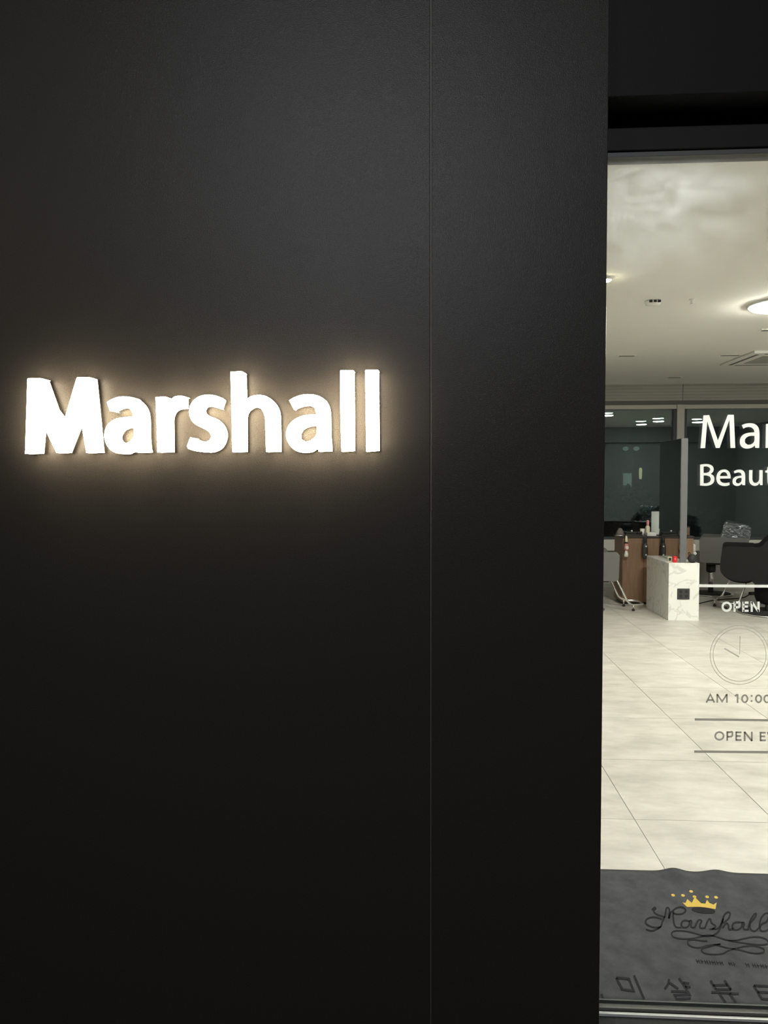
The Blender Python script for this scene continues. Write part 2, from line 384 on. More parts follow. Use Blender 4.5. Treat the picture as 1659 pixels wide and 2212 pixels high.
gbh = [(1065, 1590), (1000, 1592), (950, 1620), (935, 1665), (950, 1705), (1000, 1715), (1050, 1680), (1065, 1640)]
gu = [(1235, 1412), (1310, 1412), (1308, 1620), (1330, 1685), (1375, 1705), (1425, 1685), (1460, 1630), (1465, 1412), (1540, 1412), (1538, 1752), (1480, 1752), (1470, 1700), (1430, 1750), (1360, 1770), (1290, 1745), (1245, 1690), (1232, 1600)]
gt = [(1600, 1425), (1640, 1415), (1650, 1340), (1715, 1330), (1715, 1412), (1780, 1412), (1780, 1470), (1715, 1470), (1715, 1660), (1735, 1710), (1775, 1710), (1775, 1765), (1720, 1770), (1665, 1745), (1648, 1680), (1645, 1470), (1600, 1470)]
for loops in ([gM], [ga, gah], [gr]):
    film('shop_name_letter', M['white_film'], [[g4(l) for l in loops]])
for loops in ([gB, gB1, gB2], [ge, geh], [gb, gbh], [gu], [gt]):
    film('subtitle_letter', M['white_film'], [[g4(l) for l in loops]])

def glyph(mb, ch, x, y, h, wd, st, put):
    """stroke capitals and figures; x, y = lower left corner in picture units (y grows downwards)"""
    def s(pts, closed=False, smooth=False): ribbon(mb, [(x+a*wd, y-b*h) for a, b in pts], st, put, closed, smooth)
    k = st/h*0.5; kw = st/wd*0.5
    if ch in 'O0':
        s([(0.5+(0.5-kw)*math.cos(t*math.pi/10), 0.5+(0.5-k)*math.sin(t*math.pi/10)) for t in range(20)], True)
    elif ch == 'P':
        s([(kw, 0), (kw, 1)])
        s([(kw, 1-k), (0.55, 1-k), (0.82, 0.93), (1-kw, 0.73), (0.82, 0.5), (0.55, 0.43), (kw, 0.43)], False, True)
    elif ch == 'E':
        s([(kw, 0), (kw, 1)])
        for b, e in ((1-k, 1), (0.52, 0.9), (k, 1)): s([(kw, b), (e, b)])
    elif ch == 'N':
        s([(kw, 0), (kw, 1)]); s([(1-kw, 0), (1-kw, 1)]); s([(kw, 0.98), (1-kw, 0.02)])
    elif ch == 'A':
        s([(kw, 0), (0.5, 1-k*0.6), (1-kw, 0)]); s([(0.24, 0.3), (0.76, 0.3)])
    elif ch == 'M':
        s([(kw, 0), (kw, 1)]); s([(1-kw, 0), (1-kw, 1)]); s([(kw, 0.95), (0.5, 0.15), (1-kw, 0.95)])
    elif ch == 'V':
        s([(kw, 1), (0.5, k*0.6), (1-kw, 1)])
    elif ch == '1':
        s([(0.1, 0.78), (0.62, 0.97)]); s([(0.68, 0), (0.68, 1)])
    elif ch == ':':
        for b in (0.22, 0.80): s([(0.0, b), (1.0, b)])
gput = lambda px, py: (lambda q: (q.x, FY, q.z))(on_y(px, py, FY))
def text(name, mat, items, h, st):
    mb = MB()
    for ch, x, y, wd in items: glyph(mb, ch, x, y, h, wd, st, gput)
    o = mb.build(name, mat, door, fix=True)
    return o
text('opening_lettering', M['white_film'], [('O', 1558.5, 1321.8, 22.5), ('P', 1584.5, 1321.5, 15), ('E', 1603.5, 1321.8, 13.5), ('N', 1621.5, 1321.8, 19.5)], 22.3, 4.7)
text('hours_lettering', M['dimmed_film'], [('A', 1524, 1517.8, 21), ('M', 1547.5, 1518, 24.5), ('1', 1586.5, 1518.5, 10), ('0', 1601, 1518.8, 15.6), (':', 1621.5, 1518.5, 4.2), ('0', 1630.8, 1519, 15.6), ('0', 1649, 1519.2, 15.6)], 19.0, 3.7)
text('opening_lettering', M['dimmed_film'], [('O', 1543, 1600, 22), ('P', 1569, 1600.2, 15), ('E', 1588.3, 1600.5, 13.5), ('N', 1606.5, 1601, 19.5), ('E', 1640.8, 1601.3, 13.5), ('V', 1656, 1601.6, 16)], 20.5, 3.9)
def rule(name, mat, x0, y0, x1, y1, t):
    mb = MB(); ribbon(mb, [(x0, y0), (x1, y1)], t, gput, False, False)
    o = mb.build(name, mat, door)
rule('rule_line', M['white_film'], 1507.5, 1265.3, 1838, 1267.5, 6.0)
rule('rule_line', M['dimmed_film'], 1500.7, 1554.0, 1838, 1558.0, 5.0)
rule('rule_line', M['dimmed_film'], 1499.5, 1623.6, 1838, 1626.2, 5.2)
mb = MB()
for rr in (63.6, 57.2):
    ribbon(mb, [(1597.5+rr*math.cos(t*math.pi/28), 1414.5+rr*1.0*math.sin(t*math.pi/28)) for t in range(56)], 1.5, gput, True, False)
ribbon(mb, [(1565, 1400.8), (1596.5, 1419)], 3.0, gput, False, False)
ribbon(mb, [(1598.6, 1374), (1597.6, 1413)], 1.7, gput, False, False)
o = mb.build('clock_symbol', M['half_dimmed_film'], door)

pv = MB().box(-12, 14, -14, 2.1175, -0.12, -0.003).build('ground', M['pavement']); pv['kind'] = 'structure'

# ------------------------------------------------------------------ illuminated sign
DEP = 0.046; YF = YW-DEP; GAPB = 0.014; YBK = YW-GAPB
sM = T([(158, 330), (168, 310), (380, 308), (470, 325), (540, 355), (560, 385), (810, 1085), (1035, 320), (1050, 292), (1260, 290), (1340, 310), (1405, 345), (1418, 385), (1540, 1640), (1215, 1645), (1158, 1005), (955, 1645), (680, 1645), (472, 1075), (458, 1660), (118, 1660)], 8.295, 40, 780)
sa = T([(115, 215), (170, 180), (260, 150), (360, 148), (450, 165), (530, 205), (590, 265), (625, 340), (638, 430), (640, 560), (645, 680), (658, 815), (470, 815), (460, 805), (420, 825), (330, 833), (230, 822), (160, 785), (110, 720), (85, 640), (90, 560), (120, 490), (170, 440), (240, 408), (330, 393), (428, 385), (420, 345), (395, 300), (370, 287), (310, 297), (260, 325), (235, 335), (150, 318)], 5.53, 210, 830)
sah = T([(435, 520), (385, 530), (330, 565), (300, 620), (300, 660), (330, 705), (390, 685), (430, 630), (438, 580)], 5.53, 210, 830)
sr = T([(697, 155), (815, 150), (885, 178), (920, 150), (980, 138), (1040, 145), (1090, 165), (1090, 295), (1020, 300), (970, 320), (935, 365), (920, 430), (925, 812), (720, 812), (710, 480)], 5.53, 210, 830)
ss = T([(1540, 200), (1470, 155), (1390, 130), (1310, 125), (1220, 145), (1150, 195), (1110, 255), (1097, 330), (1110, 400), (1145, 455), (1200, 495), (1280, 535), (1335, 570), (1362, 620), (1345, 665), (1300, 685), (1250, 680), (1190, 650), (1110, 635), (1072, 740), (1085, 770), (1160, 795), (1270, 810), (1400, 810), (1480, 780), (1530, 720), (1557, 640), (1555, 570), (1525, 500), (1480, 450), (1420, 415), (1350, 385), (1305, 350), (1298, 310), (1325, 275), (1380, 268), (1440, 285), (1505, 303)], 5.53, 210, 830)
h4 = lambda p: T(p, 4.484, 480, 780)
sh = h4([(80, 105), (190, 100), (235, 130), (243, 365), (280, 340), (350, 328), (420, 338), (490, 385), (540, 440), (568, 530), (575, 878), (425, 878), (415, 560), (400, 500), (375, 460), (340, 450), (300, 465), (262, 500), (247, 560), (248, 880), (98, 880), (90, 500)])
sb = h4([(648, 380), (700, 350), (780, 325), (870, 322), (940, 340), (1000, 380), (1040, 440), (1055, 520), (1058, 700), (1070, 875), (935, 875), (930, 848), (880, 880), (800, 888), (730, 875), (670, 835), (630, 770), (618, 710), (630, 650), (670, 590), (730, 548), (810, 522), (912, 515), (895, 455), (865, 437), (800, 440), (740, 460), (715, 475), (695, 470)])
sbh = h4([(916, 628), (860, 635), (800, 660), (765, 705), (770, 760), (805, 783), (860, 765), (900, 730), (915, 690)])
sl = h4([(1143, 95), (1150, 88), (1270, 90), (1283, 110), (1288, 872), (1155, 875), (1145, 500)])
sk = h4([(1385, 92), (1392, 86), (1510, 85), (1520, 105), (1525, 870), (1395, 875)])
sign = empty('illuminated_sign', (-0.63, YW, 1.60), 0, 'glowing warm white raised letters of the shop name on the black wall', 'sign')
def front_loop(l, hole):
    """the traced silhouette includes the glowing sides; pull the edges on that side back to get the front face"""
    l = orient(curve2d(l), True); n = len(l); out = []
    for i, p in enumerate(l):
        t = (l[(i+1) % n]-l[i-1]).normalized(); nn = Vector((t.y, -t.x))*(-1 if hole else 1)
        q = on_y(p.x, p.y, YF); a = project((q.x, YF, q.z)); b = project((q.x, YBK, q.z))
        d = Vector((b[0]-a[0], b[1]-a[1]))
        c = max(0.0, min(1.0, nn.dot(d)/max(d.length, 1e-6)*3.0))
        q = on_y(p.x-d.x*c, p.y-d.y*c, YF); out.append((q.x+0.63, q.z-1.60))
    return orient(out, not hole)
for loops in ([sM], [sa, sah], [sr], [ss], [sh], [sb, sbh], [sl], [sk]):
    L2 = [front_loop(l, i > 0) for i, l in enumerate(loops)]
    le = MB().prism(L2, lambda p: (p[0], -GAPB, p[1]), lambda p: (p[0], -DEP+0.003, p[1]), False).build('letter', M['side'], sign, fix=True)
    MB().prism(L2, lambda p: (p[0], -DEP+0.003, p[1]), lambda p: (p[0], -DEP, p[1])).build('letter_face', M['face'], le, fix=True)
    MB().prism(L2, lambda p: (p[0], -GAPB+0.002, p[1]), lambda p: (p[0], -GAPB, p[1])).build('letter_back', M['darkgrey'], le, fix=True)
    flat_pts = [p for l in L2 for p in l]
    tris = sorted(tessellate(L2),
                  key=lambda t: -abs((Vector(flat_pts[t[1]])-Vector(flat_pts[t[0]])).cross(Vector(flat_pts[t[2]])-Vector(flat_pts[t[0]]))))
    for t in tris[:2]:
        c = (Vector(flat_pts[t[0]])+Vector(flat_pts[t[1]])+Vector(flat_pts[t[2]]))/3
        MB().lathe([(0.003, -GAPB+0.001), (0.003, 0.0)], (c.x, 0, c.y), 10, 'Y').build('standoff_pin', M['alu'], le, True, True)

# ------------------------------------------------------------------ room shell
fl = MB().box(-2.2, 8.2, 2.127, 11.4, -0.1, -0.004).build('floor', M['grout']); fl['kind'] = 'structure'
TX, TY, GAP = 0.630, 0.735, 0.0035
tm = None
for j in range(-1, 13):
    for i in range(17):
        x0, y0 = 0.943+TX*(i-5), 3.386+TY*(j-1)
        if y0 < 2.2: ya = 2.157
        else: ya = y0
        if x0 < -2.2 or x0+TX > 8.2 or y0+TY > 11.9: continue
        if tm is None or y0 < 2.7 or y0+TY > 11.3:
            yb = min(y0+TY-GAP, 11.22); ya = max(y0, 2.157)
            o = MB().box(GAP/2, TX-GAP/2, ya-y0, yb-y0, -0.004, 0.0).build('tile', M['tile'], fl)
            if y0 >= 2.7 and y0+TY <= 11.3: tm = o.data; bevel(o, 0.0008, 1)
        else:
            o = bpy.data.objects.new('tile', tm); col.objects.link(o); o.parent = fl; bevel(o, 0.0008, 1)
        o.location = (x0, y0, 0)
o = MB().box(-2.2, 8.2, 2.20, 11.4, ZC, ZC+0.2).build('ceiling', M['ceil']); o['kind'] = 'structure'
o = MB().box(-2.4, -2.2, 2.0, 11.4, -0.1, ZC+0.2).build('wall_left', M['plaster']); o['kind'] = 'structure'
o = MB().box(8.2, 8.4, 2.0, 11.4, -0.1, ZC+0.2).build('wall_right', M['lining']); o['kind'] = 'structure'
wb = empty('wall_back', kind='structure')
box('lower_wall', M['plaster'], wb, -2.2, 8.2, YB, YB+0.2, 0, 0.50)
box('window_ledge', M['ledge'], wb, -2.2, 8.2, YB-0.06, YB+0.2, 0.50, 0.665, 0.004)
box('valance_panel', M['valance'], wb, -2.2, 3.735, YB-0.02, YB+0.2, 2.715, ZC, 0.003)
box('valance_panel', M['valance'], wb, 3.741, 8.2, YB-0.02, YB+0.2, 2.715, ZC, 0.003)
box('shadow_gap', M['groove'], wb, -2.2, 8.2, YB+0.01, YB+0.2, 2.655, 2.715)
for k in range(5):
    zz = 2.75+0.045*k
    box('valance_groove', M['groove'], wb, -2.2, 8.2, YB-0.0215, YB-0.015, zz, zz+0.003)
box('column', M['winframe'], wb, 3.66, 3.765, YB-0.03, YB+0.2, 0.665, 2.655, 0.003)
def window(name, x0, x1):
    wn = empty(name, kind='structure')
    box('head_frame', M['winframe'], wn, x0, x1, YB, YB+0.12, 2.595, 2.655, 0.003)
    box('sill_frame', M['darkframe'], wn, x0, x1, YB, YB+0.12, 0.665, 0.70, 0.003)
    box('side_frame', M['darkframe'], wn, x0, x0+0.045, YB, YB+0.12, 0.70, 2.595, 0.003)
    box('side_frame', M['darkframe'], wn, x1-0.045, x1, YB, YB+0.12, 0.70, 2.595, 0.003)
    for yy, tl in ((0.04, 0.0), (0.075, 0.0055)):
        g = MB().box(x0+0.04, x1-0.04, -0.003, 0.003, -0.965, 0.965).build('glass_pane', M['winglass'], wn)
        g.location = (0, YB+yy, 1.647); g.rotation_euler = (tl, 0, 0)
window('window_1', 0.4, 3.66); window('window_2', 3.765, 8.0)
box('side_panel', M['plaster'], wb, -2.2, 0.4, YB, YB+0.2, 0.665, 2.655)
box('side_panel', M['plaster'], wb, 8.0, 8.2, YB, YB+0.2, 0.665, 2.655)

# ------------------------------------------------------------------ ceiling fittings
def ceiling_light(x, y, r, label, mat='lampglow', drop=0.03):
    t = empty('ceiling_light', (x, y, ZC), 0, label, 'light', 'ceiling lights of the shop')
    MB().lathe([(r*1.06, 0.0), (r*1.06, -0.018), (r*0.98, -0.018), (r*0.98, 0.0)]).build('housing', M['white'], t, True, True)
    MB().lathe([(r*0.97, -0.010), (r*0.95, -drop*0.6), (r*0.75, -drop*0.9), (r*0.4, -drop), (0.01, -drop)]).build('diffuser', M[mat], t, True, True)
ceiling_light(2.82, 6.15, 0.24, 'bright round ceiling light with a glow at the right edge of the door', 'wideglow', 0.05)
ceiling_light(1.235, 5.29, 0.035, 'tiny warm spotlight on the ceiling touching the dark wall edge', 'warmglow', 0.03)
ceiling_light(3.85, 6.22, 0.13, 'ceiling light mirrored furthest left in the back window')
ceiling_light(5.34, 3.50, 0.13, 'ceiling light mirrored second from left in the back window')
ceiling_light(5.46, 4.49, 0.13, 'ceiling light mirrored third from left in the back window')
ceiling_light(6.50, 4.12, 0.13, 'ceiling light mirrored beside the letter M on the door')
ceiling_light(1.15, 2.95, 0.13, 'ceiling light just inside the door above the grey mat')
ceiling_light(-0.6, 4.2, 0.13, 'ceiling light hidden behind the black wall')
sd = empty('smoke_detector', (1.765, 6.0, ZC), 0, 'small white round smoke detector with three dark slots on the ceiling', 'detector')
MB().lathe([(0.062, 0), (0.062, -0.012), (0.055, -0.03), (0.035, -0.038), (0.01, -0.04)]).build('body', M['white'], sd, True, True)
for dx in (-0.032, 0, 0.032): box('slot', M['black'], sd, dx-0.011, dx+0.011, -0.0655, -0.052, -0.022, -0.006)
sp = empty('sprinkler_head', (2.05, 5.957, ZC), 0, 'tiny white sprinkler head on the ceiling right of the smoke detector', 'sprinkler')
MB().lathe([(0.02, 0), (0.02, -0.006), (0.008, -0.01), (0.008, -0.03), (0.016, -0.034), (0.016, -0.037)]).build('body', M['white'], sp, True, True)
def slot_vent(x, y, lx, ly, label):
    t = empty('ceiling_vent', (x, y, ZC), 0, label, 'vent', 'slot vents in the ceiling')
    box('frame', M['ceil'], t, -lx/2-0.02, lx/2+0.02, -ly/2-0.02, ly/2+0.02, -0.006, 0, 0.002)
    box('slot', M['groove'], t, -lx/2, lx/2, -ly/2, ly/2, -0.0075, -0.001)
slot_vent(2.24, 8.58, 0.17, 0.05, 'thin dark slot vent on the ceiling furthest left above the back window')
slot_vent(3.37, 10.43, 0.16, 0.06, 'thin dark slot vent on the ceiling nearest the window valance')
slot_vent(3.40, 8.63, 0.20, 0.05, 'thin dark slot vent left of the ceiling air conditioner')
slot_vent(3.23, 7.22, 0.20, 0.05, 'thin dark slot vent below the bright ceiling light at the right')
ac = empty('air_conditioner', (3.98, 8.84, ZC-0.001), 0, 'white square ceiling cassette air conditioner with dark louvre slots', 'air conditioner')
box('panel', M['ceil'], ac, -0.43, 0.43, -0.48, 0.48, -0.025, 0, 0.01)
box('grille', M['valance'], ac, -0.24, 0.24, -0.26, 0.26, -0.029, -0.024, 0.003)
for sx in (-1, 1):
    box('louvre_slot', M['groove'], ac, sx*0.35-0.02, sx*0.35+0.02, -0.38, 0.38, -0.0265, -0.02)
    box('louvre_slot', M['groove'], ac, -0.28, 0.28, sx*0.40-0.02, sx*0.40+0.02, -0.0265, -0.02)
box('edge_trim', M['white'], ac, -0.43, 0.43, -0.487, -0.478, -0.03, 0, 0.002)

# ------------------------------------------------------------------ door mat with its print
mat = empty('door_mat', (1.03, 2.54, 0), 0, 'dark grey entrance mat with gold crown and black lettering behind the glass', 'mat')
def ripple(x, y):
    f = max(0.0, 1-(2.92-y)/0.16)
    return f*f*(0.016*math.exp(-((x-0.965)/0.042)**2)+0.013*math.exp(-((x-1.128)/0.045)**2))
nx, ny = 96, 24; vs = []; fs = []
for j in range(ny+1):
    for i in range(nx+1):
        x = 0.47+1.16*i/nx; y = 2.160+0.748*j/ny
        vs.append((x-1.03, y-2.54, 0.011+ripple(x, y)))
for j in range(ny):
    for i in range(nx): a = j*(nx+1)+i; fs.append((a, a+1, a+nx+2, a+nx+1))
o = MB().add(vs, fs).build('pile', M['mat'], mat, True)
m = o.modifiers.new('thick', 'SOLIDIFY'); m.thickness = 0.007; m.offset = -1
ev = []; ef = []
for i in range(nx+1):
    x = 0.47+1.16*i/nx; z = ripple(x, 2.908)
    ev += [(x-1.03, 0.368, 0.002+z), (x-1.03, 0.368, 0.0115+z), (x-1.03, 0.378, 0.010+z), (x-1.03, 0.380, 0.002+z)]
for i in range(nx):
    for k in range(4): a = i*4; ef.append((a+k, a+(k+1) % 4, a+4+(k+1) % 4, a+4+k))
MB().add(ev, ef).build('edge_binding', M['mat_edge'], mat, True, True)
ZM = 0.0122
def mput(px, py): q = on_z(px, py, ZM); return (q.x-1.03, q.y-2.54, ZM)
def strokes(name, mt, lines, wd, s, ox, oy, smooth=True):
    mb = MB()
    for l in lines: ribbon(mb, T(l, s, ox, oy), wd, mput, False, smooth)
    o = mb.build(name, mt, mat, fix=False)
    for v in o.data.vertices: pass
    return o
K = (5.946, 1380, 1910)
strokes('script_lettering', M['ink'], [
    [(165, 335), (200, 300), (215, 315), (190, 345), (225, 385), (290, 408), (335, 425)],
    [(300, 450), (200, 422), (115, 440), (85, 488), (125, 530), (210, 555), (280, 545), (300, 490), (335, 410), (375, 300), (385, 440)],
    [(90, 580), (160, 597), (240, 572), (285, 540)],
    [(385, 440), (430, 345), (440, 420), (455, 520), (490, 555), (545, 555)],
    [(440, 335), (490, 302), (560, 295), (600, 330), (575, 370), (500, 385), (440, 370)],
    [(655, 475), (575, 468), (545, 520), (580, 558), (640, 535), (668, 465), (670, 545), (712, 562)],
    [(712, 562), (765, 462), (805, 472), (785, 520), (790, 560), (850, 560)],
    [(850, 560), (905, 445), (935, 500), (985, 545), (905, 582)],
    [(940, 572), (1010, 570), (1060, 500), (1095, 400), (1140, 358), (1172, 375), (1150, 440), (1080, 500)],
    [(1085, 440), (1060, 530), (1015, 615), (950, 660)],
    [(1075, 560), (1125, 500), (1150, 530), (1160, 580), (1215, 570)],
    [(1335, 492), (1235, 490), (1200, 540), (1235, 588), (1310, 560), (1345, 490), (1345, 570), (1400, 585)],
    [(1400, 585), (1425, 480), (1475, 395), (1505, 378), (1490, 430), (1430, 505), (1435, 575), (1485, 602), (1545, 560)],
    [(1545, 560), (1565, 450), (1610, 385), (1655, 372), (1670, 405), (1640, 480), (1572, 520), (1562, 590), (1620, 602), (1690, 570)]],
    3.6, *K)
strokes('script_flourish', M['ink'], [
    [(950, 660), (840, 665), (700, 622), (560, 597), (450, 602), (420, 640), (452, 680), (560, 700), (700, 695), (830, 662), (920, 655), (1050, 690), (1150, 720), (1250, 720), (1380, 690), (1500, 675), (1600, 690), (1650, 720), (1659, 760), (1580, 778), (1420, 765), (1250, 740), (1150, 722)],
    [(880, 728), (780, 722), (680, 712), (625, 740), (660, 790), (760, 815), (900, 782), (1050, 770)],
    [(1050, 768), (940, 790), (830, 820), (805, 850), (850, 888), (960, 902), (1080, 890), (1150, 852), (1250, 822), (1400, 792), (1520, 800), (1600, 832), (1600, 872), (1520, 888), (1400, 872), (1290, 842), (1150, 820), (1000, 780)]],
    3.0, *K)
sm = []
for cx0, n in ((735, 3), (840, 3), (935, 3), (1035, 2), (1150, 3), (1370, 2), (1455, 3), (1560, 3)):
    for k in range(n):
        x = cx0+k*30; y = 965+(x-740)*0.075
        sm.append([(x, y), (x+22, y+52)])
        if k % 2 == 0: sm.append([(x+10, y+26), (x+34, y+22)])
strokes('small_lettering', M['ink'], sm, 1.7, *K, smooth=False)['kind'] = 'stuff'
def flat(name, mt, pts, s, ox, oy):
    l = orient([mput(*p)[:2] for p in T(pts, s, ox, oy)])
    return MB().prism([l], lambda p: (p[0], p[1], ZM-0.0006), lambda p: (p[0], p[1], ZM)).build(name, mt, mat, fix=True)
flat('crown', M['gold'], [(560, 235), (600, 240), (622, 190), (680, 240), (718, 165), (770, 215), (800, 245), (855, 250), (875, 200), (905, 240), (960, 262), (1000, 232), (985, 320), (900, 305), (790, 290), (620, 292)], *K)
for x, y in ((440, 140), (567, 143), (672, 92), (715, 160), (877, 162), (992, 168)):
    flat('crown_jewel', M['gold'], [(x+24*math.cos(a*math.pi/5)+6*math.sin(a*math.pi/5), y+17*math.sin(a*math.pi/5)) for a in range(10)], *K)
flat('crown_band', M['ink'], [(830+152*math.cos(a*math.pi/9), 335+40*math.sin(a*math.pi/9)+0.1*150*math.cos(a*math.pi/9)) for a in range(18)], *K)
Hh = (4.436, 1285, 2050)
for lines in (
    [[(205, 275), (325, 285), (372, 402), (262, 387), (205, 275)], [(375, 252), (472, 480)]],
    [[(712, 288), (700, 340), (668, 385)], [(712, 320), (800, 382)], [(805, 278), (885, 390)], [(845, 322), (905, 330)], [(865, 358), (918, 366)],
     [(730, 405), (892, 408), (908, 437), (765, 440), (782, 477), (920, 472)]],
    [[(1108, 302), (1160, 388)], [(1240, 300), (1305, 390)], [(1135, 348), (1270, 344)], [(1158, 386), (1305, 388)], [(1115, 412), (1378, 430)], [(1190, 424), (1252, 512)], [(1290, 426), (1352, 514)]],
    [[(1522, 350), (1600, 478), (1720, 484)], [(1522, 350), (1670, 358)], [(1560, 412), (1690, 418)], [(1740, 330), (1850, 560)]],
    [[(62, 430), (98, 530)]]):
    strokes('korean_letter', M['ink'], lines, 5.2, *Hh, smooth=False)

# ------------------------------------------------------------------ marble bench, mirror, cabinet
def bench(x0, x1, y0, y1, h, label, outlet=True):
    t = empty('marble_bench', ((x0+x1)/2, (y0+y1)/2, 0), 0, label, 'bench'); dx, dy = (x1-x0)/2, (y1-y0)/2
    for a, b in ((-dy, -dy+0.02), (dy-0.02, dy)): box('end_slab', M['marble'], t, -dx, dx, a, b, 0, h-0.0205, 0.002)
    for s in (-1, 1): box('side_slab', M['marble'], t, min(s*dx, s*(dx-0.02)), max(s*dx, s*(dx-0.02)), -dy+0.0205, dy-0.0205, 0, h-0.0205, 0.001)
    box('top_slab', M['marble'], t, -dx, dx, -dy, dy, h-0.02, h, 0.002)
    if outlet:
        op = box('outlet_plate', M['darkgrey'], t, -0.072, 0.062, -dy-0.008, -dy, 0.235, 0.355, 0.003)
        for ox in (-0.035, 0.025):
            for oz in (0.27, 0.32): MB().lathe([(0.018, -dy-0.0095), (0.018, -dy-0.007)], (ox, 0, oz), 16, 'Y').build('socket', M['black'], op, False, True)
    return t
bench(2.648, 2.978, 8.29, 9.11, 0.635, 'white veined marble bench with a dark socket plate on its end')
bench(3.22, 3.545, 10.02, 10.42, 0.70, 'white marble block half hidden behind the tall mirror and grey chair', False)
ms = empty('double_mirror', (2.8185, 8.72, 0.635), 0, 'tall frameless standing mirror panel with a grey edge on the marble bench', 'mirror')
box('core', M['mframe'], ms, -0.033, 0.033, -0.378, 0.378, 0, 1.372, 0.002)
for s in (-1, 1): box('mirror_pane', M['mirror'], ms, min(s*0.0335, s*0.0375), max(s*0.0335, s*0.0375), -0.372, 0.372, 0.004, 1.366)
cb = empty('cabinet', (2.845, 9.53, 0), 0, 'brown wooden styling cabinet standing behind the marble bench', 'cabinet')
box('body', M['wood'], cb, -0.43, 0.43, -0.185, 0.2, 0.03, 0.83, 0.002)
box('plinth', M['woodtop'], cb, -0.40, 0.40, -0.16, 0.18, 0, 0.03)
dl = box('door', M['wood'], cb, -0.43, -0.172, -0.2, -0.1855, 0.032, 0.828, 0.002)
dr = box('door', M['wood'], cb, -0.169, 0.129, -0.2, -0.1855, 0.032, 0.828, 0.002)
box('door', M['wood'], cb, 0.132, 0.43, -0.2, -0.1855, 0.032, 0.828, 0.002)
box('top', M['woodtop'], cb, -0.44, 0.44, -0.208, 0.21, 0.83, 0.853, 0.003)
c2 = empty('cabinet', (3.46, 10.72, 0), 0, 'second brown wooden cabinet right of the tall mirror behind the marble block', 'cabinet')
box('body', M['wood'], c2, -0.22, 0.18, -0.2, 0.2, 0.03, 0.885, 0.002)
box('plinth', M['woodtop'], c2, -0.2, 0.16, -0.18, 0.18, 0, 0.03)
box('top', M['woodtop'], c2, -0.22, 0.18, -0.2, 0.2, 0.885, 0.90)
# things on and at the cabinet (top at z 0.853)
ZT = 0.853
cl = empty('folded_cloth', (2.40, 9.40, ZT), 0, 'grey peaked cloth bundle at the left end of the wooden cabinet', 'cloth')
MB().lathe([(0.045, 0.012), (0.048, 0.03), (0.034, 0.065), (0.020, 0.092), (0.004, 0.098)]).build('bundle', M['greycloth'], cl, True, True)
MB().lathe([(0.058, 0), (0.060, 0.006), (0.056, 0.012), (0.01, 0.012)]).build('dish', M['chrome'], cl, True, True)
hw = empty('hair_dryer', (2.447, 9.285, 0.60), 0, 'white and pink hair dryer hanging on the cabinet front left corner', 'hair dryer')
MB().lathe([(0.016, 0.185), (0.018, 0.20), (0.014, 0.24), (0.008, 0.262)]).build('handle', M['cream'], hw, True, True)
MB().lathe([(0.014, 0.165), (0.019, 0.17), (0.019, 0.18), (0.014, 0.186)]).build('collar', M['rubber'], hw, True, True)
MB().lathe([(0.014, 0.075), (0.027, 0.09), (0.030, 0.12), (0.024, 0.15), (0.015, 0.166)]).build('body', M['pink'], hw, True, True)
MB().lathe([(0.021, -0.034), (0.021, -0.029)], (0, 0, 0.118), 20, 'Y').build('front_disc', M['white'], hw, False, True)
MB().lathe([(0.026, 0.0), (0.026, 0.03), (0.018, 0.06), (0.014, 0.076)]).build('nozzle', M['white'], hw, True, True)
box('hook', M['chrome'], hw, -0.006, 0.006, 0.018, 0.035, 0.16, 0.18)
bd = empty('hair_dryer', (2.672, 9.278, 0.58), 0, 'black hair dryer hanging in a holder against the wooden cabinet front', 'hair dryer')
MB().lathe([(0.022, 0.20), (0.022, 0.262), (0.014, 0.272)]).build('holder', M['rubber'], bd, True, True)
MB().lathe([(0.020, 0.0), (0.032, 0.02), (0.036, 0.10), (0.032, 0.16), (0.020, 0.20)]).build('body', M['darkgrey'], bd, True, True)
for z in (0.05, 0.155): MB().lathe([(0.010, -0.040), (0.010, -0.030)], (0.004, 0, z), 12, 'Y').build('button', M['acrylic'], bd, False, True)
tr = empty('tool_tray', (2.56, 9.42, ZT), 0, 'low black tray of hair tools on top of the wooden cabinet', 'tray')
box('tray', M['woodtop'], tr, -0.10, 0.10, -0.07, 0.07, 0, 0.02, 0.004)
box('brush', M['rubber'], tr, -0.08, 0.05, -0.02, 0.015, 0.02, 0.05, 0.008)
MB().lathe([(0.004, 0.05), (0.011, 0.055), (0.011, 0.066), (0.004, 0.072)], (-0.02, -0.03, 0)).build('knob', M['white'], tr, True, True)
MB().lathe([(0.03, 0), (0.034, 0.03), (0.03, 0.034), (0.02, 0.034)], (0.075, -0.03, 0.02)).build('bowl', M['rubber'], tr, True, True)
tb = empty('tissue_box', (2.775, 9.40, ZT), 0, 'small white tissue box on the cabinet beside the mirror', 'box')
box('carton', M['white'], tb, -0.055, 0.055, -0.05, 0.05, 0, 0.045, 0.004)
cu = empty('cup', (2.69, 9.46, ZT), 0, 'white cup on the cabinet left of the tissue box', 'cup')
MB().lathe([(0.024, 0), (0.030, 0.085), (0.026, 0.085), (0.021, 0.01)]).build('bowl', M['white'], cu, True, True)
bo = empty('bottle', (2.775, 9.53, ZT), 0, 'cream and pink bottle standing behind the white tissue box', 'bottle')
MB().lathe([(0.028, 0), (0.030, 0.02), (0.028, 0.10), (0.014, 0.125)]).build('body', M['cream'], bo, True, True)
MB().lathe([(0.015, 0.125), (0.017, 0.13), (0.014, 0.185), (0.004, 0.19)]).build('cap', M['pink'], bo, True, True)
ap = empty('display_panel', (2.865, 9.50, ZT), 0, 'upright pale acrylic panel on the cabinet touching the mirror', 'panel')
